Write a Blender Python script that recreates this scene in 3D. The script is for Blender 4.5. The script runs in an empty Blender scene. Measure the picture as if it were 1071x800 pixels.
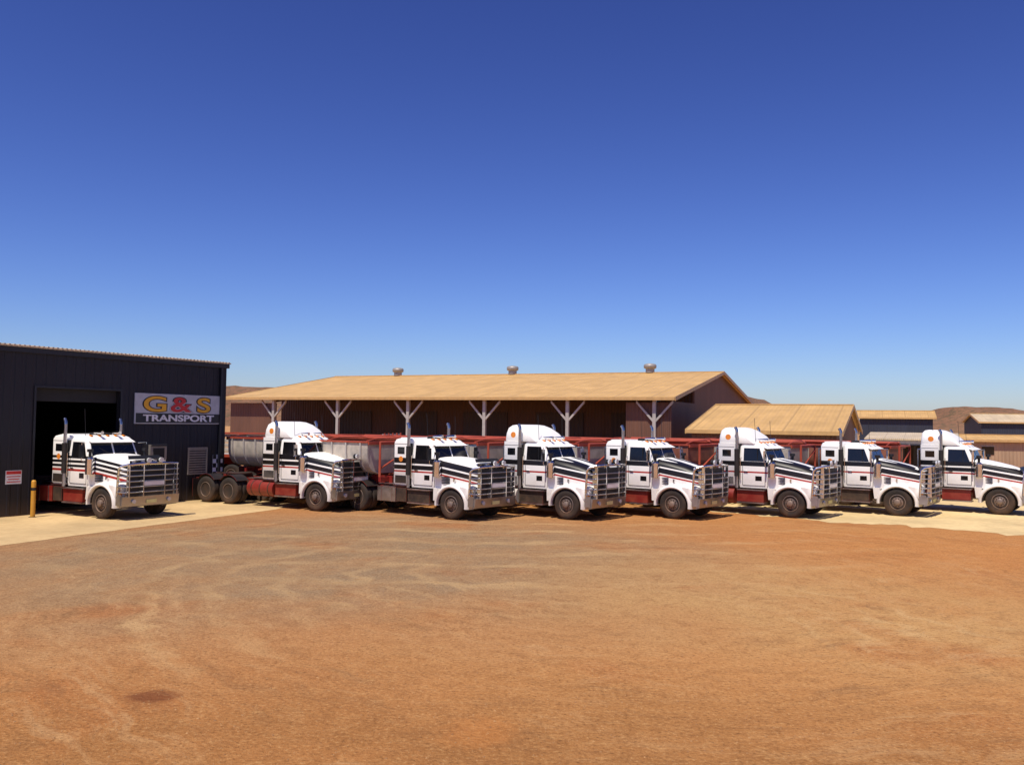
import bpy, bmesh, math, random
from math import sin, cos, pi, radians
from mathutils import Vector, Matrix, noise as mnoise
random.seed(7)
scene = bpy.context.scene
COL = scene.collection

# ------------------------------------------------------------------ materials
class NT:
    def __init__(s, name):
        s.mat = bpy.data.materials.new(name); s.mat.use_nodes = True
        s.nt = s.mat.node_tree; s.n = s.nt.nodes; s.l = s.nt.links
        s.b = s.n.get('Principled BSDF')
    def new(s, t, **kw):
        n = s.n.new(t)
        for k, v in kw.items(): setattr(n, k, v)
        return n
    def put(s, sock, val):
        if isinstance(val, bpy.types.NodeSocket): s.l.new(val, sock)
        else:
            if hasattr(sock.default_value, '__len__') and hasattr(val, '__len__') and len(val) == 3 and len(sock.default_value) == 4:
                val = (*val, 1)
            sock.default_value = val
    def m(s, op, a, b=0.0, c=None, clamp=False):
        n = s.new('ShaderNodeMath', operation=op, use_clamp=clamp)
        s.put(n.inputs[0], a); s.put(n.inputs[1], b)
        if c is not None: s.put(n.inputs[2], c)
        return n.outputs[0]
    def mr(s, v, a, b, c=0.0, d=1.0, smooth=False):
        n = s.new('ShaderNodeMapRange'); n.clamp = True
        if smooth: n.interpolation_type = 'SMOOTHSTEP'
        for i, x in enumerate((v, a, b, c, d)): s.put(n.inputs[i], x)
        return n.outputs[0]
    def mix(s, f, a, b, bt='MIX'):
        n = s.new('ShaderNodeMix', data_type='RGBA', blend_type=bt)
        s.put(n.inputs[0], f); s.put(n.inputs[6], a); s.put(n.inputs[7], b)
        return n.outputs[2]
    def noise(s, vec, scale, detail=4, rough=.55, dist=0.0):
        n = s.new('ShaderNodeTexNoise')
        s.put(n.inputs['Vector'], vec); n.inputs['Scale'].default_value = scale
        n.inputs['Detail'].default_value = detail; n.inputs['Roughness'].default_value = rough
        n.inputs['Distortion'].default_value = dist
        return n.outputs[0]
    def coord(s, k='Object'):
        return s.new('ShaderNodeTexCoord').outputs[k]
    def pos(s): return s.new('ShaderNodeNewGeometry').outputs['Position']
    def sep(s, v):
        n = s.new('ShaderNodeSeparateXYZ'); s.put(n.inputs[0], v); return n.outputs
    def comb(s, x, y, z):
        n = s.new('ShaderNodeCombineXYZ')
        s.put(n.inputs[0], x); s.put(n.inputs[1], y); s.put(n.inputs[2], z); return n.outputs[0]
    def vmap(s, v, sc=(1, 1, 1)):
        n = s.new('ShaderNodeMapping'); s.put(n.inputs[0], v); n.inputs['Scale'].default_value = sc
        return n.outputs[0]
    def bump(s, h, st=.3, d=.02):
        n = s.new('ShaderNodeBump'); n.inputs['Strength'].default_value = st
        n.inputs['Distance'].default_value = d; s.put(n.inputs['Height'], h)
        s.l.new(n.outputs[0], s.b.inputs['Normal'])
    def out(s, col, rough=.5, metal=0.0, **kw):
        s.put(s.b.inputs['Base Color'], col); s.put(s.b.inputs['Roughness'], rough)
        s.put(s.b.inputs['Metallic'], metal)
        for k, v in kw.items(): s.put(s.b.inputs[k.replace('_', ' ')], v)
        return s.mat

DUST = (.32, .16, .07)
def simple(name, col, rough=.5, metal=0.0, dust=.5, zt=1.6, var=.15, coat=0.0):
    t = NT(name); P = t.pos(); z = t.sep(P)[2]
    n = t.noise(P, 3.0, 3)
    c = t.mix(t.mr(n, .3, .7, 0, 1), tuple(x*(1-var) for x in col), tuple(min(1, x*(1+var*.4)) for x in col))
    fac = t.m('MULTIPLY', t.mr(z, 0.0, zt, 1, .06), t.m('MULTIPLY', t.mr(n, .35, .7, .25, 1), dust), clamp=True)
    c = t.mix(fac, c, DUST)
    r = t.m('ADD', t.m('MULTIPLY', fac, .5), rough, clamp=True)
    mt = t.m('MULTIPLY', t.m('SUBTRACT', 1.0, fac), metal)
    return t.out(c, r, mt, Coat_Weight=coat)

def livery(name, style=0):
    t = NT(name); O = t.coord(); P = t.pos(); s = t.sep(O); x, y, z = s[0], s[1], s[2]
    ay = t.m('ABSOLUTE', y)
    def band(v, a, b):
        return t.m('MULTIPLY', t.m('GREATER_THAN', v, a), t.m('LESS_THAN', v, b))
    zz = t.m('SUBTRACT', z, t.m('MULTIPLY', t.m('MAXIMUM', x, -1.0), -0.17))
    low = t.m('GREATER_THAN', ay, .5)
    if style == 0:
        blk = t.m('MAXIMUM', band(zz, 1.70, 1.90), band(zz, 1.48, 1.64)); rd = band(zz, 1.38, 1.44)
    elif style == 1:
        bb = t.m('MULTIPLY', t.m('MAXIMUM', band(zz, 1.76, 1.98), band(zz, 1.52, 1.71)), t.m('GREATER_THAN', x, -.8))
        blk = t.m('MAXIMUM', bb, t.m('MULTIPLY', band(zz, 1.68, 1.86), t.m('LESS_THAN', x, -.8))); rd = band(zz, 1.42, 1.48)
    else:
        blk = t.m('MAXIMUM', t.m('MAXIMUM', band(zz, 1.80, 1.89), band(zz, 1.65, 1.74)), band(zz, 1.50, 1.59)); rd = band(zz, 1.36, 1.44)
    blk = t.m('MULTIPLY', blk, low); red = t.m('MULTIPLY', rd, low)
    if style == 1:
        tp = t.m('MULTIPLY', band(ay, .20, .50), t.m('MULTIPLY', band(x, -.74, .5), t.m('GREATER_THAN', z, 1.75)))
        blk = t.m('MAXIMUM', blk, tp)
    n = t.noise(P, 2.5, 4)
    c = t.mix(blk, (.87, .85, .81), (.006, .006, .008))
    c = t.mix(red, c, (.40, .02, .015))
    fac = t.m('MULTIPLY', t.mr(z, .6, 1.7, .45, .02), t.mr(n, .35, .75, .3, 1), clamp=True)
    c = t.mix(fac, c, DUST)
    return t.out(c, t.m('ADD', .40, t.m('MULTIPLY', fac, .5)), 0.0, Specular_IOR_Level=.35)

def corrugated(name, col, period=.2, rough=.6, axis='xy', depth=.03, dirt=.2, zdirt=1.2, sharp=False, metal=0.0, sheet=True):
    t = NT(name); O = t.coord(); s = t.sep(O)
    v = t.m('ADD', s[0], s[1]) if axis == 'xy' else s[0 if axis == 'x' else 1]
    w = t.m('SINE', t.m('MULTIPLY', v, 2*pi/period))
    if sharp: w = t.mr(w, .3, .8, 0, 1)
    n = t.noise(t.vmap(O, (1, 1, .25)), .7, 4); n2 = t.noise(t.vmap(O, (3, .4, .6)), 1.2, 3)
    c = t.mix(t.mr(n, .3, .7), tuple(x*.82 for x in col), tuple(x*1.1 for x in col))
    c = t.mix(t.mr(n2, .4, .7, 0, .3), c, tuple(x*.7 for x in col))
    if sheet:
        fr = t.m('FRACT', t.m('DIVIDE', v, period*5))
        c = t.mix(t.m('LESS_THAN', fr, .04), c, tuple(x*.75 for x in col))
    if zdirt > 0:
        c = t.mix(t.m('MULTIPLY', t.mr(s[2], 0, zdirt, 1, 0), dirt*2.2, clamp=True), c, DUST)
    t.bump(w, 1.0, depth)
    return t.out(c, rough, metal)

M = {}
M['white'] = livery('truck_paint_a', 0); M['whiteB'] = livery('truck_paint_b', 1); M['whiteC'] = livery('truck_paint_c', 2)
M['red'] = simple('chassis_red', (.22, .010, .010), .4, dust=.35)
M['redrail'] = simple('rail_red', (.40, .055, .025), .55, dust=.3, zt=4)
M['chrome'] = simple('polished_metal', (.82, .81, .79), .14, 1.0, dust=.3)
M['alloy'] = simple('alloy_bar', (.45, .44, .43), .26, 1.0, dust=.35, zt=2.4)
M['tyre'] = simple('tyre_rubber', (.012, .011, .011), .85, dust=.3, zt=1.2)
M['rim'] = simple('wheel_rim', (.22, .18, .16), .45, .5, dust=.7, zt=1.4)
M['black'] = simple('black_plastic', (.010, .010, .011), .5, dust=.15)
M['dark'] = simple('dark_metal', (.025, .022, .02), .6, .3, dust=.4)
M['glass'] = simple('cab_glass', (.005, .006, .008), .08, 0, dust=.05, zt=3)
M['lamp'] = simple('headlamp_glass', (.75, .75, .72), .12, .3, dust=.15)
M['amber'] = simple('amber_lens', (.75, .22, .02), .25, dust=.1)
M['orange'] = simple('orange_decal', (.80, .25, .03), .4, dust=.1)
M['tub'] = simple('tipper_body_paint', (.60, .55, .47), .45, .1, dust=.6, zt=3.4, var=.35)
M['tubred'] = simple('tipper_body_rust_red', (.30, .10, .06), .55, .0, dust=.5, zt=3.4, var=.35)
M['tubin'] = simple('tipper_rib_paint', (.5, .47, .43), .5, .1, dust=.5, zt=3.2, var=.3)
M['plate'] = simple('number_plate', (.8, .75, .3), .4, dust=.2)
M['tankwhite'] = simple('tank_white', (.62, .6, .56), .35, .0, dust=.6)

# ------------------------------------------------------------------ mesh builder
class MB:
    def __init__(s): s.v = []; s.f = []; s.fm = []; s.mats = []
    def mi(s, k):
        if k not in s.mats: s.mats.append(k)
        return s.mats.index(k)
    def add(s, vs, fs, k):
        o = len(s.v); s.v += [tuple(p) for p in vs]; i = s.mi(k)
        for f in fs: s.f.append(tuple(o+j for j in f)); s.fm.append(i)
    def box(s, x0, x1, y0, y1, z0, z1, k):
        vs = [(x, y, z) for z in (z0, z1) for y in (y0, y1) for x in (x0, x1)]
        s.add(vs, [(0, 2, 3, 1), (4, 5, 7, 6), (0, 1, 5, 4), (2, 6, 7, 3), (0, 4, 6, 2), (1, 3, 7, 5)], k)
    def hexa(s, bot, top, k):
        s.add(list(bot)+list(top), [(3, 2, 1, 0), (4, 5, 6, 7)]+[(i, (i+1) % 4, 4+(i+1) % 4, 4+i) for i in range(4)], k)
    def slab(s, quad, th, k):
        a, b, c, d = [Vector(q) for q in quad]; n = (b-a).cross(d-a).normalized()*th
        s.hexa([a, b, c, d], [a+n, b+n, c+n, d+n], k)
    def cyl(s, p0, p1, r, k, n=12, r1=None):
        p0, p1 = Vector(p0), Vector(p1); r1 = r if r1 is None else r1
        d = (p1-p0).normalized(); u = d.orthogonal().normalized(); w = d.cross(u)
        vs = [p0+(u*cos(2*pi*i/n)+w*sin(2*pi*i/n))*r for i in range(n)] + [p1+(u*cos(2*pi*i/n)+w*sin(2*pi*i/n))*r1 for i in range(n)]
        s.add(vs, [(i, (i+1) % n, n+(i+1) % n, n+i) for i in range(n)]+[tuple(range(n))[::-1], tuple(range(n, 2*n))], k)
    def tube(s, pts, r, k, n=8):
        pts = [Vector(p) for p in pts]; rings = []
        u = None
        for i, p in enumerate(pts):
            d = ((pts[min(i+1, len(pts)-1)]-pts[max(i-1, 0)])).normalized()
            u = d.orthogonal().normalized() if u is None else (u-d*u.dot(d)).normalized()
            w = d.cross(u); rings.append([p+(u*cos(2*pi*j/n)+w*sin(2*pi*j/n))*r for j in range(n)])
        s.rings(rings, k)
    def rings(s, rings, k, cap=True, closed=True):
        n = len(rings[0]); vs = [p for r in rings for p in r]; fs = []
        for i in range(len(rings)-1):
            for j in range(n if closed else n-1):
                fs.append((i*n+j, i*n+(j+1) % n, (i+1)*n+(j+1) % n, (i+1)*n+j))
        if cap: fs += [tuple(range(n))[::-1], tuple(range((len(rings)-1)*n, len(rings)*n))]
        s.add(vs, fs, k)
    def lathe(s, cx, cz, prof, k, n=28, cy=0, sg=1):
        s.rings([[(cx+r*cos(2*pi*j/n), cy+sg*y, cz+r*sin(2*pi*j/n)) for j in range(n)] for y, r in prof], k)
    def zloft(s, secs, k, q=4):
        R = []
        for z, x0, x1, hw, rd in secs:
            ring = []
            for cx, cy, a0 in ((x1-rd, hw-rd, 0), (x0+rd, hw-rd, 90), (x0+rd, -hw+rd, 180), (x1-rd, -hw+rd, 270)):
                for i in range(q+1):
                    a = radians(a0+90*i/q); ring.append((cx+rd*cos(a), cy+rd*sin(a), z))
            R.append(ring)
        s.rings(R, k)
    def mesh(s, name, bevel=0, ang=35):
        me = bpy.data.meshes.new(name); me.from_pydata(s.v, [], s.f)
        for k in s.mats: me.materials.append(M[k] if isinstance(k, str) else k)
        for p, i in zip(me.polygons, s.fm): p.material_index = i
        bm = bmesh.new(); bm.from_mesh(me)
        bmesh.ops.recalc_face_normals(bm, faces=bm.faces)
        if bevel:
            es = [e for e in bm.edges if len(e.link_faces) == 2 and e.calc_face_angle(0) > radians(40)]
            bmesh.ops.bevel(bm, geom=es, offset=bevel, segments=2, affect='EDGES', clamp_overlap=True)
        bm.to_mesh(me); bm.free()
        me.polygons.foreach_set('use_smooth', [True]*len(me.polygons))
        me.set_sharp_from_angle(angle=radians(ang)); me.update()
        return me

def empty(name, loc=(0, 0, 0), rz=0.0):
    e = bpy.data.objects.new(name, None); COL.objects.link(e); e.location = loc; e.rotation_euler = (0, 0, rz); e.empty_display_size = .5
    return e
def child(name, me, par, loc=(0, 0, 0)):
    o = bpy.data.objects.new(name, me); COL.objects.link(o); o.parent = par; o.location = loc; return o

# ------------------------------------------------------------------ truck parts
def wheel(mb, x, sg, yout, dual=False, R=.53):
    W = .29
    def tyre(y):
        pr = [(0-.02, .285), (0, .33), (.012, .41), (0, .48), (-.03, .52), (-.06, R), (-.12, R), (-.125, R-.015), (-.14, R-.015), (-.145, R),
              (-W+.06, R), (-W+.03, .52), (-W, .48), (-W, .33), (-W+.02, .285)]
        mb.lathe(x, R, pr, 'tyre', 32, cy=sg*y, sg=sg)
    tyre(yout)
    if dual: tyre(yout-.33)
    if dual:
        pr = [(-.3, .24), (-.02, .30), (.0, .30), (.005, .28), (-.05, .265), (-.16, .25), (-.18, .17), (-.17, .12), (-.05, .11), (-.03, .08), (-.03, .01)]
    else:
        pr = [(-.28, .24), (-.02, .30), (.0, .30), (.005, .28), (-.05, .265), (-.07, .25), (-.02, .20), (-.01, .12), (.06, .11), (.08, .08), (.08, .01)]
    mb.lathe(x, R, pr, 'rim', 28, cy=sg*yout, sg=sg)
    yb = yout-(.17 if dual else .015)
    for i in range(10):
        a = 2*pi*i/10
        mb.cyl((x+.155*cos(a), sg*yb, R+.155*sin(a)), (x+.155*cos(a), sg*(yb+.035), R+.155*sin(a)), .017, 'dark', 6)
    for i in range(5):
        a = 2*pi*(i+.5)/5; rr = .225
        mb.cyl((x+rr*cos(a), sg*(yb-.01), R+rr*sin(a)), (x+rr*cos(a), sg*(yb+.004 if not dual else yb+.02), R+rr*sin(a)), .03, 'black', 8)

RX1, RX2 = -4.65, -5.98
def make_truck_meshes(paint, tank, classic=False):
    P = paint; out = []
    w = MB()
    for sg in (1, -1):
        wheel(w, 0, sg, 1.14)
        wheel(w, RX1, sg, 1.2, True); wheel(w, RX2, sg, 1.2, True)
    for x in (0, RX1, RX2): w.cyl((x, -.9, .53), (x, .9, .53), .07, 'dark')
    for x in (RX1, RX2): w.rings([[(x+r*cos(a*pi/4), yy, .53+r*sin(a*pi/4)) for a in range(8)] for yy, r in ((-.3, .08), (-.15, .22), (.15, .22), (.3, .08))], 'dark')
    out.append(('wheels', w.mesh('wheels')))
    c = MB()
    for sg in (1, -1):
        c.box(-6.75, .9, sg*.38 if sg > 0 else -.46, sg*.46 if sg > 0 else -.38, .78, 1.04, 'red')
        if classic:
            c.box(-3.7, -2.75, *sorted((sg*.55, sg*1.1)), .45, .98, tank)
            c.box(-2.7, -2.2, *sorted((sg*.55, sg*1.1)), .48, .98, 'dark')
            for xx in (-3.5, -2.95): c.box(xx-.03, xx+.03, *sorted((sg*.54, sg*1.11)), .44, .99, 'alloy')
        else:
            c.cyl((-3.65, sg*.84, .70), (-2.25, sg*.84, .70), .31, tank, 24)
            for xx in (-3.4, -2.95, -2.5): c.cyl((xx-.03, sg*.84, .70), (xx+.03, sg*.84, .70), .318, 'dark', 24)
        y0, y1 = sorted((sg*.6, sg*1.10))
        c.box(-2.12, -1.05, y0, y1, .50, .92, 'red' if tank == 'red' else 'dark')
        y0, y1 = sorted((sg*.75, sg*1.17))
        c.box(-2.1, -1.0, y0, y1, .44, .49, 'alloy'); c.box(-2.1, -1.0, y0, y1, .925, .965, 'alloy')
        c.box(-2.95, -2.2, *sorted((sg*.62, sg*1.04)), 1.015, 1.05, 'black')
        y0, y1 = sorted((sg*.47, sg*.75)); c.box(-4.05, -3.75, y0, y1, .55, .95, 'dark')
        c.cyl((-5.3, sg*.3, .7), (-5.3, sg*.3, .95), .1, 'dark')
        for xc in (RX1, RX2):
            seg = [radians(a) for a in range(40, 141, 10)]
            r_ = .62
            ring0 = [(xc+r_*cos(a), sg*.56, .53+r_*sin(a)) for a in seg]; ring1 = [(xc+r_*cos(a), sg*1.2, .53+r_*sin(a)) for a in seg]
            ring2 = [(xc+(r_+.015)*cos(a), sg*1.2, .53+(r_+.015)*sin(a)) for a in seg]; ring3 = [(xc+(r_+.015)*cos(a), sg*.56, .53+(r_+.015)*sin(a)) for a in seg]
            c.rings([list(x) for x in zip(ring0, ring1, ring2, ring3)], 'black')
        y0, y1 = sorted((sg*.58, sg*1.2)); c.box(-6.78, -6.76, y0, y1, .22, .95, 'black')
        c.box(-6.83, -6.79, *sorted((sg*.5, sg*.95)), .84, .98, 'redrail')
    for xx in (.7, -.9, -2.3, -3.8, -5.3, -6.7): c.box(xx-.05, xx+.05, -.38, .38, .82, 1.0, 'red')
    c.box(-4.0, -3.1, -.75, .75, 1.045, 1.075, 'alloy')
    c.cyl((-5.3, 0, 1.14), (-5.3, 0, 1.19), .47, 'dark', 24); c.box(-5.75, -4.9, -.34, .34, 1.05, 1.135, 'dark')
    c.box(-6.3, -5.7, .15, .42, 1.12, 1.17, 'dark'); c.box(-6.3, -5.7, -.42, -.15, 1.12, 1.17, 'dark')
    c.cyl((-4.1, -.3, .62), (-4.1, .3, .62), .13, 'dark', 14)
    c.box(-.5, .6, -.4, .4, .6, 1.2, 'dark')
    out.append(('chassis', c.mesh('chassis', .006)))
    h = MB()
    if classic:
        secs = [(-.92, .95, 2.12, 1.0), (-.6, .92, 2.11, 1.0), (-.2, .84, 2.07, 1.02), (.25, .76, 2.01, 1.04), (.6, .71, 1.96, 1.05), (.76, .69, 1.92, 1.05), (.80, .66, 1.88, 1.06)]
    else:
        secs = [(-.92, .98, 2.14, 1.0), (-.6, .95, 2.10, 1.0), (-.2, .88, 2.02, 1.02), (.25, .79, 1.91, 1.04), (.6, .73, 1.79, 1.05), (.76, .70, 1.71, 1.05), (.80, .66, 1.65, 1.06)]
    ztf = secs[-1][2]
    R = []
    for x, hw, zt, zb in secs:
        half = [(hw+.02, zb), (hw+.02, zb+(zt-zb)*.35), (hw+.01, zt-.34), (hw-.02, zt-.18), (hw-.09, zt-.07), (hw-.22, zt-.015), (hw*.45, zt+.015)]
        R.append([(x, y, z) for y, z in half]+[(x, 0, zt+.02)]+[(x, -y, z) for y, z in half[::-1]])
    h.rings(R, P)
    for sg in (1, -1):
        rr = []
        for a in range(-8, 186, 8):
            A = radians(a)
            prof = [(.60, 1.16), (.61, 1.19), (.645, 1.205), (.69, 1.18), (.73, 1.08), (.75, .92), (.76, .66), (.62, .66)]
            rr.append([(r*cos(A)*(1.06 if cos(A) > 0 else 1.08), sg*y, .50+r*sin(A)) for r, y in prof])
        h.rings(rr, P)
        rr = []
        for a in range(0, 181, 15):
            A = radians(a); rr.append([(.595*cos(A)*1.06, sg*1.10, .50+.595*sin(A)), (.595*cos(A)*1.06, sg*.5, .50+.595*sin(A)), (.57*cos(A)*1.06, sg*.5, .50+.57*sin(A)), (.57*cos(A)*1.06, sg*1.10, .50+.57*sin(A))])
        h.rings(rr, 'black')
        rr = []
        for x, y1, z0, z1 in ((.40, 1.16, .98, 1.27), (.62, 1.16, .78, 1.24), (.78, 1.13, .66, 1.20), (.88, 1.02, .68, 1.12)):
            rr.append([(x, sg*.62, z0), (x, sg*(y1-.05), z0), (x, sg*y1, z0+.06), (x, sg*y1, z1-.1), (x, sg*(y1-.09), z1), (x, sg*.62, z1+.03)])
        h.rings(rr, P)
        h.hexa([(-.85, sg*.7, .62), (-.66, sg*.7, .62), (-.66, sg*1.16, .62), (-.85, sg*1.13, .62)], [(-.92, sg*.7, 1.05), (-.66, sg*.7, 1.05), (-.66, sg*1.15, 1.05), (-.92, sg*1.05, 1.05)], P)
        for i in range(5):
            h.box(-.62, -.28, *sorted((sg*.90, sg*.958)), 1.22+i*.055, 1.245+i*.055, 'black')
        h.box(-.1, -.04, *sorted((sg*.88, sg*.93)), 1.30, 1.42, 'chrome')
        h.box(-.935, -.915, *sorted((sg*.5, sg*1.0)), 1.05, 2.08, 'black')
    out.append(('bonnet', h.mesh('bonnet', 0, 40)))
    g = MB(); zt = ztf
    g.box(.80, .86, -.60, .60, .92, zt, 'black')
    g.box(.80, .91, -.68, -.60, .88, zt+.02, 'chrome'); g.box(.80, .91, .60, .68, .88, zt+.02, 'chrome')
    g.box(.80, .912, -.68, .68, zt+.001, zt+.08, 'chrome'); g.box(.80, .908, -.6, .6, .86, .92, 'chrome')
    for i in range(17):
        y = -.56+i*.07; g.box(.862, .885, y-.008, y+.008, .93, zt, 'chrome')
    g.box(.887, .90, -.6, .6, 1.30, 1.33, 'chrome')
    for sg in (1, -1):
        if classic:
            g.box(.80, .93, *sorted((sg*.72, sg*1.08)), .92, 1.14, 'chrome')
            for yy in (.81, .99): g.cyl((.925, sg*yy, 1.03), (.945, sg*yy, 1.03), .08, 'lamp', 18)
        else:
            g.cyl((.80, sg*.86, .98), (.915, sg*.86, .98), .115, 'chrome', 20); g.cyl((.90, sg*.86, .98), (.925, sg*.86, .98), .098, 'lamp', 20)
        g.box(.86, .90, *sorted((sg*1.0, sg*1.09)), .80, .9, 'amber')
    g.hexa([(.70, -.66, zt+.12), (.74, -.66, zt+.12), (.74, .66, zt+.12), (.70, .66, zt+.12)], [(.62, -.62, zt+.24), (.635, -.62, zt+.24), (.635, .62, zt+.24), (.62, .62, zt+.24)], 'black')
    out.append(('grille', g.mesh('grille', .004)))
    b = MB()
    HW = 1.13
    b.hexa([(.93, -HW, .42), (1.06, -HW, .46), (1.06, HW, .46), (.93, HW, .42)], [(.93, -HW, .80), (1.10, -HW, .78), (1.10, HW, .78), (.93, HW, .80)], 'alloy')
    top = 1.92 if not classic else 1.84
    for z in (.93, 1.11, 1.29, 1.47, 1.65):
        b.tube([(.82, -HW-.02, z), (1.02, -HW, z), (1.12, -HW+.1, z), (1.17, -.5, z), (1.18, 0, z), (1.17, .5, z), (1.12, HW-.1, z), (1.02, HW, z), (.82, HW+.02, z)], .024, 'alloy', 8)
    b.tube([(.80, -HW, .80), (.86, -HW, top-.15), (.95, -HW+.02, top-.05), (1.13, -HW+.14, top), (1.19, -.4, top+.03), (1.19, .4, top+.03), (1.13, HW-.14, top), (.95, HW-.02, top-.05), (.86, HW, top-.15), (.80, HW, .80)], .042, 'chrome', 10)
    for y in (-.95, -.42, .42, .95):
        d = .0 if abs(y) < .9 else .035
        b.hexa([(1.05-d, y-.02, .78), (1.22-d, y-.02, .78), (1.22-d, y+.02, .78), (1.05-d, y+.02, .78)], [(1.13-d, y-.02, top), (1.22-d, y-.02, top), (1.22-d, y+.02, top), (1.13-d, y+.02, top)], 'chrome')
    b.box(1.03, 1.045, -.9, .9, .8, top-.08, 'black')
    for sg in (1, -1):
        b.box(.78, 1.02, *sorted((sg*(HW-.01), sg*(HW+.025))), .50, .86, 'alloy')
        b.cyl((1.09, sg*.70, .62), (1.13, sg*.70, .62), .07, 'lamp', 14)
        b.cyl((1.20, sg*.24, top+.14), (1.26, sg*.24, top+.14), .085, 'lamp', 16)
        b.cyl((1.10, sg*.24, top+.14), (1.20, sg*.24, top+.14), .09, 'black', 16)
    b.box(1.085, 1.105, -.2, .2, .54, .66, 'plate')
    b.box(1.19, 1.2, -.40, .40, 1.14, 1.27, P)
    out.append(('bull_bar', b.mesh('bull_bar')))
    k = MB()
    k.zloft([(1.02, -2.08, -.86, .98, .07), (1.15, -2.1, -.85, 1.0, .08), (1.95, -2.1, -.87, 1.0, .08), (2.04, -2.1, -.93, .99, .09), (2.60, -2.08, -1.16, .93, .12), (2.70, -2.05, -1.26, .89, .16), (2.755, -1.98, -1.38, .80, .2), (2.775, -1.9, -1.5, .65, .2)], P)
    og = MB()
    def fx(z): return -.93-(z-2.04)*.41
    def sy(z): return .99-(z-2.04)*.107
    for sg in (1, -1):
        y0, y1 = sg*.035, sg*.86
        q = [(fx(2.06)+.008, y0, 2.06), (fx(2.06)+.008, y1, 2.06), (fx(2.58)+.008, sg*.81, 2.58), (fx(2.58)+.008, y0, 2.58)]
        og.slab(q if sg > 0 else q[::-1], .006, 'glass')
        xb = -1.90
        q = [(-1.08, sg*(sy(2.04)+.002), 2.04), (xb, sg*(sy(2.04)+.002), 2.04), (xb, sg*(sy(2.54)+.002), 2.54), (-1.27, sg*(sy(2.54)+.002), 2.54)]
        og.slab(q if sg < 0 else q[::-1], .008, 'glass')
        og.slab([(p[0], p[1], p[2]) for p in ([(-1.16, sg*1.003, 1.3), (-1.42, sg*1.003, 1.3), (-1.42, sg*1.003, 1.48), (-1.16, sg*1.003, 1.48)][::(1 if sg < 0 else -1)])], .004, 'glass')
        og.box(-1.35, -1.33, *sorted((sg*.93, sg*.99)), 2.06, 2.52, 'black')
        for xx in (-1.03, -1.93): k.box(xx-.009, xx+.009, *sorted((sg*.99, sg*1.004)), 1.12, 2.0, 'black')
        k.box(-1.93, -1.03, *sorted((sg*.99, sg*1.004)), 1.105, 1.12, 'black')
        k.box(-1.88, -1.72, *sorted((sg*1.0, sg*1.035)), 1.62, 1.66, 'chrome')
        k.box(-2.16, -2.09, *sorted((sg*.9, sg*.97)), 1.1, 2.6, 'black')
        k.tube([(-2.0, sg*1.0, 1.3), (-2.0, sg*1.07, 1.34), (-2.0, sg*1.07, 2.15), (-2.0, sg*.98, 2.2)], .014, 'chrome', 6)
        k.tube([(-1.0, sg*.98, 2.5), (-.92, sg*1.28, 2.52), (-.92, sg*1.28, 1.92), (-1.0, sg*1.0, 1.85)], .014, 'chrome', 6)
        k.box(-.96, -.90, *sorted((sg*1.20, sg*1.36)), 2.02, 2.46, 'black' if classic else 'chrome')
        k.cyl((-.74, sg*1.08, 1.46), (-.74, sg*1.08, 1.98), .15, 'chrome', 20); k.cyl((-.74, sg*1.08, 1.98), (-.74, sg*1.08, 2.05), .15, 'chrome', 20, .07)
        k.cyl((-.74, sg*1.08, 2.05), (-.74, sg*1.08, 2.22), .05, 'black', 12); k.cyl((-.74, sg*1.08, 2.22), (-.74, sg*1.08, 2.32), .10, 'black', 14)
        k.cyl((-2.13, sg*1.09, 1.0), (-2.13, sg*1.09, 3.15), .058, 'alloy', 16)
        k.tube([(-2.13, sg*1.09, 3.14), (-2.14, sg*1.09, 3.24), (-2.2, sg*1.09, 3.34)], .058, 'alloy', 14)
        k.cyl((-2.13, sg*1.09, 1.45), (-2.13, sg*1.09, 2.5), .095, 'dark', 18)
        k.cyl((-1.6, sg*.35, 2.86), (-1.15, sg*.35, 2.86), .028, 'chrome', 10, .06)
        k.box(-1.62, -1.56, *sorted((sg*.33, sg*.37)), 2.76, 2.85, 'chrome')
    k.hexa([(-1.17, -.86, 2.57), (-.98, -.86, 2.52), (-.98, .86, 2.52), (-1.17, .86, 2.57)], [(-1.18, -.84, 2.63), (-.97, -.86, 2.535), (-.97, .86, 2.535), (-1.18, .84, 2.63)], P)
    for i in range(5):
        y = -.64+i*.32; k.cyl((-1.42, y, 2.745), (-1.30, y, 2.735), .045, 'amber', 10)
    k.box(-1.95, -1.6, -.3, .3, 2.765, 2.86, 'black')
    k.cyl((-1.5, -.75, 2.72), (-1.55, -.78, 3.7), .008, 'black', 5); k.cyl((-1.5, .75, 2.72), (-1.55, .78, 3.6), .008, 'black', 5)
    for sg in (1, -1):
        og.cyl((fx(2.1)+.03, sg*.1, 2.09), (fx(2.4)+.03, sg*.55, 2.35), .008, 'black', 5)
    out.append(('cab', k.mesh('cab', 0, 40))); out.append(('windows', og.mesh('windows')))
    s = MB(); s2 = MB()
    base = [(1.06, -2.92, -2.20, .98, .05), (1.12, -2.95, -2.19, 1.02, .06), (2.62, -2.95, -2.19, 1.02, .06), (2.73, -2.92, -2.22, .98, .1), (2.78, -2.85, -2.29, .85, .15)]
    s.zloft(base, P)
    s.box(-2.90, -2.3, -.7, .7, 2.775, 2.80, P)
    s2.zloft(base[:3]+[(2.70, -2.95, -2.19, 1.02, .06)], P)
    s2.zloft([(2.705, -2.96, -1.42, .94, .12), (2.78, -2.96, -1.50, .97, .14), (3.0, -2.95, -1.72, .95, .16), (3.2, -2.93, -2.02, .88, .2), (3.30, -2.86, -2.25, .75, .22), (3.33, -2.75, -2.4, .55, .2)], P)
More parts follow.
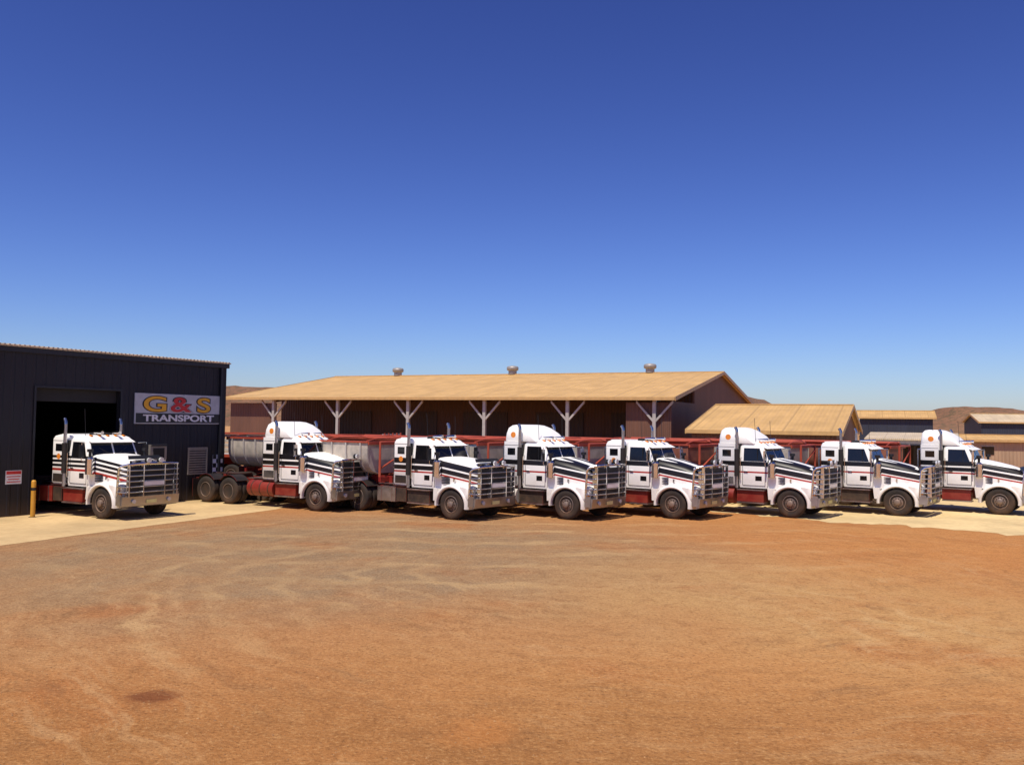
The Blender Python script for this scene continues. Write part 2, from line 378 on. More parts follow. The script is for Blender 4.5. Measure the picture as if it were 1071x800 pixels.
    for q in (s, s2):
        for sg in (1, -1):
            q.slab([(-2.40, sg*1.023, 2.2), (-2.76, sg*1.023, 2.2), (-2.76, sg*1.023, 2.46), (-2.40, sg*1.023, 2.46)][::(1 if sg < 0 else -1)], .006, 'glass')
            q.box(-2.86, -2.30, *sorted((sg*1.015, sg*1.026)), 1.14, 1.42, 'dark' if classic else 'alloy')
            q.box(-2.9, -2.26, *sorted((sg*1.015, sg*1.0235)), 2.56, 2.575, 'black')
            if q is s2: q.cyl((-2.55, sg*.93, 2.95), (-2.55, sg*.965, 2.95), .11, 'orange', 18)
            else: q.cyl((-2.58, sg*1.02, 2.02), (-2.58, sg*1.026, 2.02), .10, 'orange', 18)
        q.box(-3.02, -2.955, -.4, .4, 1.5, 2.0, 'dark')
        for yy in (-.25, 0, .25):
            q.tube([(-3.0, yy, 1.9), (-3.5, yy, 1.5), (-4.1, yy*.5, 1.35)], .02, 'redrail', 6)
        q.tube([(-3.08, -.85, 1.06), (-3.08, -.85, 2.5), (-3.08, .85, 2.5), (-3.08, .85, 1.06)], .035, 'alloy', 8)
    return out, ('sleeper', s.mesh('sleeper_low', 0, 40)), ('sleeper', s2.mesh('sleeper_high', 0, 40))
KINDS = {'a': make_truck_meshes('white', 'red'), 'b': make_truck_meshes('whiteB', 'tankwhite'), 'c': make_truck_meshes('whiteC', 'red', True), 'd': make_truck_meshes('whiteB', 'red'), 'e': make_truck_meshes('white', 'alloy', True)}

def trailer_meshes(tub):
    L0, L1 = -4.15, -12.9
    out = []
    t = MB()
    prof = [(-.62, 1.38), (-.95, 1.50), (-1.12, 1.70), (-1.2, 1.95), (-1.22, 2.2), (-1.22, 2.56)]
    def sec(x):
        outer = prof + [(-y, z) for y, z in prof[::-1]]
        inner = [(y*.95, z+(.05 if z < 2 else 0)) for y, z in outer[::-1]]
        return [(x, y, z) for y, z in outer+inner]
    t.rings([sec(L0), sec(L1)], tub)
    for x in (L0, L1):
        sgn = -1 if x == L0 else 1
        pr = prof+[(-y, z) for y, z in prof[::-1]]
        t.rings([[(x+sgn*.02, y*.945, z+.03 if z < 2 else z-.01) for y, z in pr], [(x+sgn*.08, y*.945, z+.03 if z < 2 else z-.01) for y, z in pr]], tub)
    for i in range(11):
        x = L0-.35-i*(L0-L1-.7)/10
        for sg in (1, -1):
            t.rings([[(x-.035, -sg*y, z) for y, z in prof]+[(x-.035, -sg*(y-.06), z) for y, z in prof[::-1]], [(x+.035, -sg*y, z) for y, z in prof]+[(x+.035, -sg*(y-.06), z) for y, z in prof[::-1]]], 'tubin' if tub == 'tub' else tub)
    out.append(('tipper_tub', t.mesh('tipper_tub', 0, 30)))
    r = MB()
    for sg in (1, -1):
        r.box(L1-.05, L0+.05, *sorted((sg*1.14, sg*1.27)), 2.565, 2.63, 'redrail')
        r.box(L1-.2, L0+.6, *sorted((sg*.4, sg*.5)), 1.05, 1.33, 'red')
        r.box(-6.8-.35, -6.8-.23, *sorted((sg*.55, sg*.67)), .12, 1.1, 'dark'); r.box(-7.2, -6.98, *sorted((sg*.5, sg*.72)), .08, .12, 'dark')
        r.box(-10.1, -7.3, *sorted((sg*1.12, sg*1.16)), .55, .6, 'redrail')
    r.cyl((L1+.1, 1.05, 2.70), (L0-.1, 1.05, 2.70), .075, 'redrail', 10)
    for x in (L0-.1, L0-2.3, (L0+L1)/2, L1+2.3, L1+.1): r.tube([(x, -1.2, 2.63), (x, -.6, 2.74), (x, .6, 2.76), (x, 1.2, 2.63)], .022, 'redrail', 6)
    r.box(L0+.051, L0+.11, -1.25, 1.25, 2.50, 2.63, 'redrail'); r.box(L1-.11, L1-.051, -1.25, 1.25, 2.50, 2.63, 'redrail')
    for x in (L0+.4, -6, -8, -10, -12): r.box(x-.06, x+.06, -.95, .95, 1.12, 1.30, 'red')
    r.tube([(L0+.35, -.9, 1.3), (L0+.35, -.9, 2.6), (L0+.35, .9, 2.6), (L0+.35, .9, 1.3)], .05, 'redrail', 8)
    r.tube([(L0+.35, -.9, 1.6), (L0+.35, .9, 2.4)], .035, 'redrail', 8)
    out.append(('tipper_frame', r.mesh('tipper_frame')))
    w = MB()
    for x in (-9.9, -11.15, -12.4):
        for sg in (1, -1): wheel(w, x, sg, 1.2, True)
        w.cyl((x, -.9, .53), (x, .9, .53), .07, 'dark')
    w.box(-13.1, -13.08, -1.2, -.55, .2, 1.0, 'black'); w.box(-13.1, -13.08, .55, 1.2, .2, 1.0, 'black')
    out.append(('tipper_wheels', w.mesh('tipper_wheels')))
    return out
TRS = {1: trailer_meshes('tub'), 2: trailer_meshes('tubred')}

def place_truck(px, py, th, kind, high, trailer):
    th = radians(th)
    lx, ly = sin(th), cos(th)
    loc = (px+lx*1.14, py+ly*1.14, 0)
    e = empty('prime_mover_truck', loc, -th)
    parts, lo, hi = KINDS[kind]
    for n, me in parts: child(n, me, e)
    child('sleeper', (hi if high else lo)[1], e)
    if trailer:
        tr = empty('side_tipper_trailer', loc, -th)
        for n, me in TRS[trailer]: child(n, me, tr)
    return e
place_truck(-13.7, 29.8, 30, 'c', False, 0)
place_truck(-7.3, 33.3, 31, 'a', True, 0)
place_truck(-2.07, 31.0, 37.5, 'e', False, 1)
place_truck(1.97, 31.5, 38, 'b', True, 1)
place_truck(5.85, 32.2, 39, 'd', False, 1)
place_truck(10.4, 33.1, 38, 'd', True, 2)
place_truck(14.9, 34.3, 36.5, 'b', False, 1)
place_truck(19.4, 35.3, 37, 'a', True, 2)

def flat_trailer(x, y, rz):
    e = empty('flat_deck_trailer', (x, y, 0), rz)
    d = MB()
    for sg in (1, -1):
        d.box(-12, 0, *sorted((sg*.4, sg*.52)), 1.05, 1.42, 'red')
        d.box(-12, 0, *sorted((sg*1.20, sg*1.25)), 1.44, 1.58, 'redrail')
        d.box(-3.0, -2.88, *sorted((sg*.55, sg*.67)), .12, 1.1, 'dark')
    d.box(-12, 0, -1.195, 1.195, 1.50, 1.56, 'tubin')
    for i in range(13): d.box(-.1-i*.98-.04, -.1-i*.98+.04, -1.19, 1.19, 1.425, 1.495, 'red')
    d.box(-.1, -.03, -1.2, 1.2, 1.565, 2.75, 'tubin')
    for y_ in (-1.1, -.55, 0, .55, 1.1): d.box(-.029, .03, y_-.04, y_+.04, 1.3, 2.8, 'redrail')
    for sg in (1, -1):
        for i in range(9): d.box(-.5-i*1.4-.04, -.5-i*1.4+.04, *sorted((sg*1.13, sg*1.19)), 1.565, 2.55, 'tubin')
        for z in (1.7, 1.95, 2.2, 2.48): d.box(-11.9, -.11, *sorted((sg*1.095, sg*1.125)), z, z+.13, 'tub')
        d.box(-11.9, -.11, *sorted((sg*1.09, sg*1.2)), 2.62, 2.68, 'redrail')
    child('deck_and_gates', d.mesh('deck_and_gates'), e)
    w = MB()
    for xx in (-8.4, -9.65, -10.9):
        for sg in (1, -1): wheel(w, xx, sg, 1.2, True)
        w.cyl((xx, -.9, .53), (xx, .9, .53), .07, 'dark')
    child('axles', w.mesh('axles'), e)
flat_trailer(-6.0, 45.0, -radians(14))

# ------------------------------------------------------------------ workshop (dark building)
M['navy'] = corrugated('dark_wall_cladding', (.009, .009, .014), .38, .6, 'xy', .03, .05, .6, sharp=True)
M['navytrim'] = simple('dark_trim', (.010, .012, .018), .45, dust=.1)
M['cream_roof'] = corrugated('cream_roof_sheet', (.66, .52, .33), .19, .5, 'x', .02, 0, 0)
def concrete(name, col):
    t = NT(name); P = t.pos()
    n = t.noise(P, .35, 4, .6); n2 = t.noise(P, 4, 5, .65)
    c = t.mix(t.mr(n, .35, .65), tuple(x*.78 for x in col), tuple(x*1.12 for x in col))
    c = t.mix(t.mr(n2, .45, .75, 0, .5), c, (.42, .24, .10))
    t.bump(n2, .25, .02)
    return t.out(c, .9)
M['conc'] = concrete('concrete', (.60, .42, .20))
M['pale'] = concrete('pale_compacted_pad', (.70, .52, .25))
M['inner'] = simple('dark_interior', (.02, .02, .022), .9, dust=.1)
M['signwhite'] = simple('sign_silver', (.50, .50, .52), .35, .2, dust=.1)
M['signblack'] = simple('sign_black', (.01, .01, .012), .4, dust=.05)
M['gold'] = simple('sign_gold', (.85, .42, .01), .4, dust=0)
M['signred'] = simple('sign_red', (.6, .02, .02), .4, dust=.05)
M['textwhite'] = simple('sign_text_white', (.8, .8, .8), .4, dust=0)
M['yellow'] = simple('safety_yellow', (.62, .30, .02), .5, dust=.3)
M['louvre'] = simple('louvre_grey', (.30, .27, .24), .45, .3, dust=.2)
def box_obj(name, par, boxes, bevel=.0):
    mb = MB()
    for b in boxes: mb.box(*b)
    return child(name, mb.mesh(name, bevel), par)
ws = empty('workshop_building', (-17.2, 29.7, 0), math.atan2(.878, .479))
HT = 5.75; XL = -9.0; XR = 10.0; D = 16.0
box_obj('walls', ws, [
    (XL, 1.32, 0, .18, 0, HT, 'navy'), (1.32, 4.7, 0, .18, 4.4, HT, 'navy'), (4.7, XR, 0, .18, 0, HT, 'navy'),
    (XR-.18, XR, .18, D, 0, HT, 'navy'), (XL, XL+.18, .18, D, 0, HT, 'navy'), (XL+.18, XR-.18, D-.18, D, 0, HT, 'navy')])
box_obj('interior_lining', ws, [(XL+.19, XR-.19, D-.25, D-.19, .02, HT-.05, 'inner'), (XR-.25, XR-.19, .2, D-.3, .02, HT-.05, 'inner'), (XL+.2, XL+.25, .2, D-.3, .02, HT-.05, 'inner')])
box_obj('roof', ws, [(XL-.1, XR+.12, -.14, D+.1, HT+.02, HT+.07, 'cream_roof')])
box_obj('fascia', ws, [(XL-.05, XR+.08, -.09, -.005, HT-.16, HT+.015, 'navytrim'), (XR+.003, XR+.08, 0, D, HT-.16, HT+.015, 'navytrim')])
rb = MB()
for i in range(110):
    x = XL+i*(XR-XL)/109
    rb.box(x-.035, x+.035, -.15, .5, HT+.071, HT+.1, 'cream_roof')
child('roof_ribs', rb.mesh('roof_ribs'), ws)
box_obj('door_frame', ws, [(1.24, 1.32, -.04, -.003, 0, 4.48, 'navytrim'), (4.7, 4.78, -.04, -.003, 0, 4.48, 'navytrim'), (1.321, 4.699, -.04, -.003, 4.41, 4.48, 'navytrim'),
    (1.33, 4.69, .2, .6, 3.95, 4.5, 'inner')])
lv = [(8.0, 9.03, -.05, -.003, 1.08, 1.14, 'louvre'), (8.0, 9.03, -.05, -.003, 2.14, 2.2, 'louvre'), (8.0, 8.06, -.05, -.003, 1.141, 2.139, 'louvre'), (8.97, 9.03, -.05, -.003, 1.141, 2.139, 'louvre')]
lv += [(8.061, 8.969, -.04, -.01, 1.17+i*.1, 1.23+i*.1, 'louvre') for i in range(10)]
box_obj('louvre_window', ws, lv)
box_obj('meter_box', ws, [(5.98, 6.77, -.22, -.003, 1.75, 2.35, 'louvre'), (6.0, 6.75, -.26, -.221, 2.28, 2.36, 'navytrim'), (6.1, 6.65, -.235, -.221, 1.82, 2.22, 'signblack')], .01)
box_obj('downpipe', ws, [(XR-.4, XR-.3, -.11, -.01, 0, HT-.17, 'navytrim')], .01)
box_obj('floor_slab', ws, [(XL, XR, 0, D, -.1, .02, 'conc')])

def text(name, body, par, loc, size, sx, mat, off=0.0, ext=.006, shear=0.0):
    c = bpy.data.curves.new(name, 'FONT'); c.body = body; c.size = size; c.align_x = 'CENTER'; c.offset = off; c.extrude = ext; c.shear = shear
    c.materials.append(mat); o = bpy.data.objects.new(name, c); COL.objects.link(o); o.parent = par
    o.location = loc; o.rotation_euler = (pi/2, 0, 0); o.scale = (sx, 1, 1); return o
def wall_empty(name, lx, lz, par=ws, ly=0):
    m = Matrix.Translation(par.location) @ Matrix.Rotation(par.rotation_euler[2], 4, 'Z')
    p = m @ Vector((lx, ly, lz)); return empty(name, p, par.rotation_euler[2])
sg_ = wall_empty('company_sign', 7.5, 3.17)
box_obj('sign_board', sg_, [(-2.17, 2.17, -.06, -.004, 0, 1.2, 'signwhite')], .01)
box_obj('sign_strip', sg_, [(-2.12, 2.12, -.066, -.061, .04, .42, 'signblack')])
for nm, ch, x in (('g', 'G', -1.22), ('amp', '&', 0.02), ('s', 'S', 1.22)):
    text('letter_outline_'+nm, ch, sg_, (x, -.066, .50), .84, 1.95, M['signblack'], .045, .003)
    text('letter_'+nm, ch, sg_, (x, -.074, .50), .84, 1.95, M['signred' if nm == 'amp' else 'gold'], .014, .004)
text('letters_lower', 'TRANSPORT', sg_, (0, -.07, .11), .36, 1.75, M['textwhite'], .012, .003)
s2 = wall_empty('safety_notice_sign', .62, 1.1)
box_obj('notice_board', s2, [(-.28, .28, -.02, -.004, 0, .46, 'textwhite')])
box_obj('notice_border', s2, [(-.26, .26, -.024, -.021, .33, .44, 'signred'), (-.24, .24, -.024, -.021, .24, .27, 'signred'), (-.2, .2, -.024, -.021, .15, .18, 'signred'), (-.24, .24, -.024, -.021, .06, .09, 'signred')])
s3 = wall_empty('chequered_hazard_sign', 9.62, .97)
bx = [(-.27, .27, -.02, -.004, 0, .9, 'textwhite')]
for i in range(3):
    for j in range(5):
        if (i+j) % 2 == 0: bx.append((-.27+i*.18, -.09+i*.18, -.024, -.0205, j*.18, j*.18+.18, 'signblack'))
box_obj('notice_board', s3, bx)
def bollard(x, y):
    e = empty('safety_bollard', (x, y, 0)); mb = MB()
    mb.cyl((0, 0, 0), (0, 0, 1.2), .075, 'yellow', 20); mb.cyl((0, 0, 1.2), (0, 0, 1.25), .075, 'yellow', 20, .045)
    mb.cyl((0, 0, .0), (0, 0, .012), .13, 'dark', 20); mb.cyl((0, 0, .9), (0, 0, 1.0), .0765, 'signblack', 20)
    child('post', mb.mesh('post'), e)
bollard(-16.15, 30.15)

# ------------------------------------------------------------------ big open shed
M['tanroof'] = corrugated('tan_roof_sheet', (.62, .38, .14), .5, .55, 'x', .03, 0, 0, sheet=True)
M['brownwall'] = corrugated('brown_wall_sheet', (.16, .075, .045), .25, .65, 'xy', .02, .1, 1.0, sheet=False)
M['shadewall'] = corrugated('brown_wall_sheet_shaded', (.075, .038, .027), .25, .7, 'xy', .015, .1, 1.0, sheet=False)  # darker copy of the brown sheet, verandah shade put into its colour
M['tantrim'] = simple('tan_trim', (.58, .36, .14), .5, dust=.05)
M['steel'] = simple('galvanised_steel', (.50, .47, .42), .5, .2, dust=.2)
M['vent'] = simple('vent_metal', (.36, .33, .30), .5, .3, dust=.1)
def gable_building(name, loc, rz, L, W, ze, zr, wall, roof, recess=0, ov=.35, rwall=None):
    e = empty(name, loc, rz); h = W/2; mb = MB(); th = .08
    pitch = (zr-ze)/h
    for (ya, yb, za, zb) in ((-ov*.6, h, ze-ov*.6*pitch, zr), (h, W+ov*.6, zr, ze-ov*.6*pitch)):
        mb.hexa([(-ov, ya, za), (L+ov, ya, za), (L+ov, yb, zb), (-ov, yb, zb)], [(-ov, ya, za+th), (L+ov, ya, za+th), (L+ov, yb, zb+th), (-ov, yb, zb+th)], roof)
    child('roof', mb.mesh('roof'), e)
    t = MB()
    t.box(-ov-.02, L+ov+.02, -ov*.6-.14, -ov*.6-.005, ze-.16, ze+.03, 'tantrim')
    t.box(-ov-.02, L+ov+.02, h-.2, h+.2, zr+.06, zr+.13, 'tantrim')
    for x in (-ov-.05, L+ov+.005):
        t.hexa([(x, -ov*.6, ze-.2), (x+.045, -ov*.6, ze-.2), (x+.045, h, zr-.12), (x, h, zr-.12)], [(x, -ov*.6, ze+.07), (x+.045, -ov*.6, ze+.07), (x+.045, h, zr+.12), (x, h, zr+.12)], 'tantrim')
        t.hexa([(x, h, zr-.12), (x+.045, h, zr-.12), (x+.045, W+ov*.6, ze-.2), (x, W+ov*.6, ze-.2)], [(x, h, zr+.12), (x+.045, h, zr+.12), (x+.045, W+ov*.6, ze+.07), (x, W+ov*.6, ze+.07)], 'tantrim')
    child('roof_trim', t.mesh('roof_trim'), e)
    w = MB()
    def zat(y): return ze+(min(y, W-y))*pitch-.01
    y0 = recess
    for x in (0, L-.12):
        ys = sorted(set([y0, h, W]))
        for a, b in zip(ys[:-1], ys[1:]):
            w.hexa([(x, a, 0), (x+.12, a, 0), (x+.12, b, 0), (x, b, 0)], [(x, a, zat(a)), (x+.12, a, zat(a)), (x+.12, b, zat(b)), (x, b, zat(b))], wall)
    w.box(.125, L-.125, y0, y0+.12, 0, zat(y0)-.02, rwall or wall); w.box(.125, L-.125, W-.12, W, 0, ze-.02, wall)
    child('walls', w.mesh('walls'), e)
    return e
SL, SW = 36.2, 29.6
big = gable_building('open_front_shed', (-22.8, 71.3, 0), -radians(25), SL, SW, 5.1, 7.5, 'brownwall', 'tanroof', recess=6.5, rwall='shadewall')
pm = MB()
for s_ in (1.06, 7.0, 13.2, 19.4, 25.6, 31.7):
    x = SL-s_
    pm.box(x-.11, x+.11, .06, .28, 0, 4.95, 'steel'); pm.box(x-.2, x+.2, -.02, .36, 0, .02, 'steel')
    for sg in (1, -1):
        pm.hexa([(x+sg*.1, .1, 3.55), (x+sg*.1, .24, 3.55), (x+sg*.1, .24, 3.74), (x+sg*.1, .1, 3.74)], [(x+sg*1.2, .1, 4.76), (x+sg*1.2, .24, 4.76), (x+sg*1.2, .24, 4.94), (x+sg*1.2, .1, 4.94)], 'steel')
    pm.hexa([(x-.06, .3, 4.75), (x+.06, .3, 4.75), (x+.06, 6.45, 5.75), (x-.06, 6.45, 5.75)], [(x-.06, .3, 4.98), (x+.06, .3, 4.98), (x+.06, 6.45, 5.98), (x-.06, 6.45, 5.98)], 'shadewall')
pm.box(.1, SL-.1, .08, .26, 4.955, 5.08, 'tantrim')
child('verandah_posts', pm.mesh('verandah_posts'), big)
M['rollerdoor'] = corrugated('roller_door', (.035, .022, .018), .3, .6, 'xy', .02, .1, .8, sheet=False)
box_obj('roller_doors', big, [(SL-s_-5.0, SL-s_-1.2, 6.42, 6.49, 0, 4.2, 'rollerdoor') for s_ in (1.06, 7.0, 13.2, 19.4, 25.6)])
box_obj('end_screens', big, [(SL-.12, SL, .3, 6.49, 0, 4.9, 'brownwall'), (.0, 4.6, .3, .4, 0, 4.7, 'brownwall'), (SL-3.0, SL-.13, .3, .4, 0, 4.8, 'brownwall')])
vm = MB()
for x in (6.6, 18.3, 30.6):
    z = 7.6; y = SW/2
    vm.cyl((x, y, z), (x, y, z+.30), .36, 'vent', 20)
    R = []
    for zz, r in ((.30, .38), (.36, .50), (.58, .52), (.68, .44), (.73, .2), (.74, .02)):
        R.append([(x+r*cos(2*pi*j/20), y+r*sin(2*pi*j/20), z+zz) for j in range(20)])
    vm.rings(R, 'vent')
child('roof_ventilators', vm.mesh('roof_ventilators', 0, 60), big)

# ------------------------------------------------------------------ second tan shed + carport
ob = (13.7-8*.4226, 58-8*.906)
g2 = gable_building('tan_shed', (ob[0], ob[1], 0), -radians(25), 7.8, 16, 3.1, 4.68, 'brownwall', 'tanroof', 0, .3)
box_obj('side_door', g2, [(7.80, 7.84, 3, 5.6, 0, 2.5, 'rollerdoor'), (1.5, 4.5, -.04, -.003, 0, 2.4, 'rollerdoor')])
cp = empty('carport', (18.6, 46.8, 0), -radians(25))
mb = MB()
mb.hexa([(0, 0, 2.75), (4.6, 0, 2.75), (4.6, 6, 3.05), (0, 6, 3.05)], [(0, 0, 2.83), (4.6, 0, 2.83), (4.6, 6, 3.13), (0, 6, 3.13)], 'cream_roof')
child('roof', mb.mesh('roof'), cp)
box_obj('frame', cp, [(x-.05, x+.05, y-.05, y+.05, 0, 2.74+.05*y, 'steel') for x in (.15, 1.6, 3.05, 4.45) for y in (.15, 5.8)] + [(.1, 4.5, .09, .2, 2.6, 2.735, 'steel'), (.1, 4.5, 5.75, 5.86, 2.85, 3.02, 'steel')])
box_obj('back_screen', cp, [(.2, 4.4, 5.87, 5.92, 0, 2.4, 'rollerdoor')])

# ------------------------------------------------------------------ distant buildings
M['blueshed'] = corrugated('blue_grey_cladding', (.030, .036, .055), .3, .6, 'xy', .02, .1, 1)
M['creamwall'] = corrugated('cream_cladding', (.44, .30, .18), .3, .6, 'xy', .02, .15, 1)
gable_building('distant_storage_shed', (42.0, 107, 0), -radians(22), 8.0, 7, 4.6, 5.4, 'blueshed', 'tanroof')
gable_building('distant_storage_shed', (62.5, 118, 0), -radians(14), 26, 9, 4.3, 5.4, 'blueshed', 'cream_roof')
of = gable_building('site_office_building', (39.0, 76, 0), -radians(6), 14, 4, 2.45, 2.8, 'creamwall', 'tanroof')
M['whitewall'] = simple('white_frame', (.5, .45, .38), .5, dust=.1)
bx = []
for x in (1.2, 8.4):
    bx += [(x, x+1.0, -.04, -.003, 1.2, 1.9, 'glass'), (x-.06, x+1.06, -.05, -.003, 1.901, 1.95, 'whitewall')]
bx += [(6.4, 7.3, -.04, -.003, .2, 2.2, 'whitewall')]
box_obj('windows_and_door', of, bx)

M['carwhite'] = simple('car_white', (.75, .74, .72), .3, dust=.4, zt=1.2, coat=.4)
def ute(x, y, rz):
    e = empty('pickup_truck', (x, y, 0), rz); b = MB()
    R = []
    for xx, hw, z0, z1 in ((-2.6, .86, .5, 1.05), (-2.55, .9, .45, 1.12), (.35, .92, .4, 1.12), (1.2, .92, .4, 1.14), (2.2, .88, .42, 1.04), (2.5, .82, .45, .92), (2.58, .75, .5, .8)):
        R.append([(xx, -hw+.06, z0), (xx, -hw, z0+.15), (xx, -hw, z1-.12), (xx, -hw+.1, z1), (xx, hw-.1, z1), (xx, hw, z1-.12), (xx, hw, z0+.15), (xx, hw-.06, z0)])
    b.rings(R, 'carwhite')
    b.zloft([(1.1, -.85, 1.25, .86, .1), (1.3, -.85, 1.0, .84, .12), (1.68, -.75, .45, .72, .15), (1.76, -.65, .3, .62, .15)], 'carwhite')
    child('body', b.mesh('body', 0, 40), e)
    g = MB()
    for sg in (1, -1):
        for xa, xb in ((-.7, .05), (.12, .8)):
            q = [(xa, sg*.868, 1.2), (xb, sg*.868, 1.2), (min(xb, .45), sg*.755, 1.62), (xa+.03, sg*.755, 1.62)]
            g.slab(q if sg < 0 else q[::-1], .01, 'glass')
    g.slab([(1.12, .75, 1.2), (.55, .66, 1.62), (.55, -.66, 1.62), (1.12, -.75, 1.2)][::-1], .02, 'glass')
    g.slab([(-.87, .7, 1.2), (-.82, .64, 1.6), (-.82, -.64, 1.6), (-.87, -.7, 1.2)], .02, 'glass')
    child('windows', g.mesh('windows'), e)
    w = MB()
    for xx in (-1.6, 1.65):
        for sg in (1, -1):
            w.lathe(xx, .38, [(-.24, .2), (-.24, .35), (-.2, .38), (-.04, .38), (0, .35), (0, .22)], 'tyre', 22, cy=sg*.93, sg=sg)
            w.lathe(xx, .38, [(-.1, .22), (0.002, .22), (-.03, .18), (-.02, .05), (-.02, .01)], 'rim', 18, cy=sg*.93, sg=sg)
    w.box(2.5, 2.66, -.85, .85, .45, .6, 'alloy'); w.box(2.55, 2.6, -.5, .5, .66, .82, 'black')
    for sg in (1, -1): w.box(2.5, 2.59, *sorted((sg*.55, sg*.78)), .68, .84, 'lamp')
    child('wheels_and_trim', w.mesh('wheels_and_trim'), e)
ute(26.6, 59.5, radians(200))

M['fence'] = simple('fence_wire', (.35, .33, .3), .6, .4, dust=.1)
fe = empty('chain_wire_fence', (24, 88, 0), -radians(4)); fb = MB()
for i in range(26): fb.cyl((i*3, 0, 0), (i*3, 0, 1.9), .035, 'fence', 6)
for z in (.1, .7, 1.3, 1.85): fb.cyl((0, 0, z), (75, 0, z), .012, 'fence', 5)
child('posts_and_wires', fb.mesh('posts_and_wires'), fe)

# ------------------------------------------------------------------ ground
def ground_mat():
    t = NT('red_gravel_ground'); P = t.pos()
    lown = t.new('ShaderNodeTexNoise'); t.put(lown.inputs['Vector'], P); lown.inputs['Scale'].default_value = .16; lown.inputs['Detail'].default_value = 2
    off = t.new('ShaderNodeVectorMath', operation='MULTIPLY_ADD')
    t.l.new(lown.outputs['Color'], off.inputs[0]); off.inputs[1].default_value = (5, 5, 0); t.l.new(P, off.inputs[2])
    s = t.sep(P); sw = t.sep(off.outputs[0])
    n_big = t.noise(P, .07, 2, .55); n_mid = t.noise(P, .5, 5, .62); n_f = t.noise(P, 3.5, 5, .75); n_g = t.noise(P, 17, 3, .8)
    n_pat = t.noise(P, .23, 3, .6)
    c = t.mix(t.mr(n_big, .35, .65), (.43, .175, .055), (.47, .23, .080))
    def dist(sx, cx, cy, rx, ry):
        dx = t.m('DIVIDE', t.m('SUBTRACT', sx[0], cx), rx); dy = t.m('DIVIDE', t.m('SUBTRACT', sx[1], cy), ry)
        return t.m('SQRT', t.m('ADD', t.m('MULTIPLY', dx, dx), t.m('MULTIPLY', dy, dy)))
    def ell(cx, cy, rx, ry, a, b): return t.mr(dist(sw, cx, cy, rx, ry), a, b, 1, 0, True)
    z1 = ell(-2.5, 26, 13, 12, .3, 1.2)
    c = t.mix(t.m('MULTIPLY', z1, t.mr(n_mid, .25, .6, .6, 1)), c, (.275, .185, .105))
    z2 = ell(9, 20, 7, 7, .2, 1.2)
    c = t.mix(t.m('MULTIPLY', z2, t.mr(n_mid, .3, .6, .2, .75)), c, (.49, .29, .115))
    z3 = ell(1, 10.5, 15, 5, .3, 1.1)
    c = t.mix(t.m('MULTIPLY', z3, t.mr(n_mid, .3, .65, .35, .85)), c, (.27, .120, .038))
    z4 = ell(16, 28, 10, 7, .2, 1.1)
    c = t.mix(t.m('MULTIPLY', z4, t.mr(n_mid, .3, .7, .2, .9)), c, (.50, .215, .065))
    # worn rusty patches
    c = t.mix(t.mr(n_pat, .56, .68, 0, .5), c, (.36, .12, .035))
    jit = t.m('MULTIPLY', t.m('SUBTRACT', n_mid, .5), 1.6)
    def arcs(cx, cy, rmin, rmax, step, mx, my, mr_):
        dx = t.m('SUBTRACT', s[0], cx); dy = t.m('SUBTRACT', s[1], cy)
        d = t.m('ADD', t.m('SQRT', t.m('ADD', t.m('MULTIPLY', dx, dx), t.m('MULTIPLY', dy, dy))), jit)
        f = t.m('PINGPONG', t.m('ADD', d, t.m('MULTIPLY', n_pat, 3.5)), step)
        b = t.mr(f, step*.55, step*.95, 0, 1, True)
        rng = t.m('MULTIPLY', t.mr(d, rmin-.3, rmin+.5, 0, 1), t.mr(d, rmax-.5, rmax+.4, 1, 0))
        return t.m('MULTIPLY', t.m('MULTIPLY', b, rng), ell(mx+2.5, my+2.5, mr_, mr_, .3, 1.1))
    tot = None
    for a in ((0, 14, 5.0, 9.2, .42, 6.3, 16.5, 4.4), (3.5, 19.5, 8.0, 12.0, .75, -6, 18, 8), (1, 21, 2.4, 6.5, .55, -2, 18.5, 5), (0, 60, 28, 43, 1.1, 0, 25, 14)):
        g = arcs(*a); tot = g if tot is None else t.m('MAXIMUM', tot, g)
    dx = t.m('SUBTRACT', s[0], 3.0); dy = t.m('SUBTRACT', s[1], 19)
    dd = t.m('ADD', t.m('SQRT', t.m('ADD', t.m('MULTIPLY', dx, dx), t.m('MULTIPLY', dy, dy))), t.m('MULTIPLY', n_pat, 3.0))
    an = t.m('ARCTAN2', dy, dx)
    fine = t.noise(t.comb(t.m('MULTIPLY', dd, 3.0), t.m('MULTIPLY', an, 4.5), n_big), 1.0, 5, .74)
    pm_ = t.mr(n_pat, .38, .58, .15, 1)
    c = t.mix(t.m('MULTIPLY', t.mr(fine, .52, .72, 0, .5), pm_), c, (.52, .33, .16))
    c = t.mix(t.m('MULTIPLY', t.mr(fine, .48, .30, 0, .55), pm_), c, (.18, .095, .045))
    tr = t.m('MULTIPLY', t.m('MULTIPLY', tot, t.mr(n_mid, .42, .60, .1, 1)), t.mr(n_f, .35, .6, .3, 1))
    c = t.mix(t.m('MULTIPLY', tr, .62), c, (.60, .39, .18))
    c = t.mix(t.mr(n_f, .50, .72, 0, .5), c, (.21, .085, .028))
    c = t.mix(t.mr(n_f, .46, .28, 0, .35), c, (.55, .32, .13))
    c = t.mix(t.mr(n_g, .54, .72, 0, .5), c, (.64, .39, .17))
    c = t.mix(t.mr(n_g, .47, .30, 0, .7), c, (.12, .055, .02))
    def spot(cx, cy, rx, ry):
        d = t.m('ADD', dist(s, cx, cy, rx, ry), t.m('MULTIPLY', t.m('SUBTRACT', n_f, .5), 2.2))
        return t.mr(d, .35, 1.2, 1, 0, True)
    c = t.mix(t.m('MULTIPLY', spot(-4.35, 11.0, .36, .3), .7), c, (.13, .035, .015))
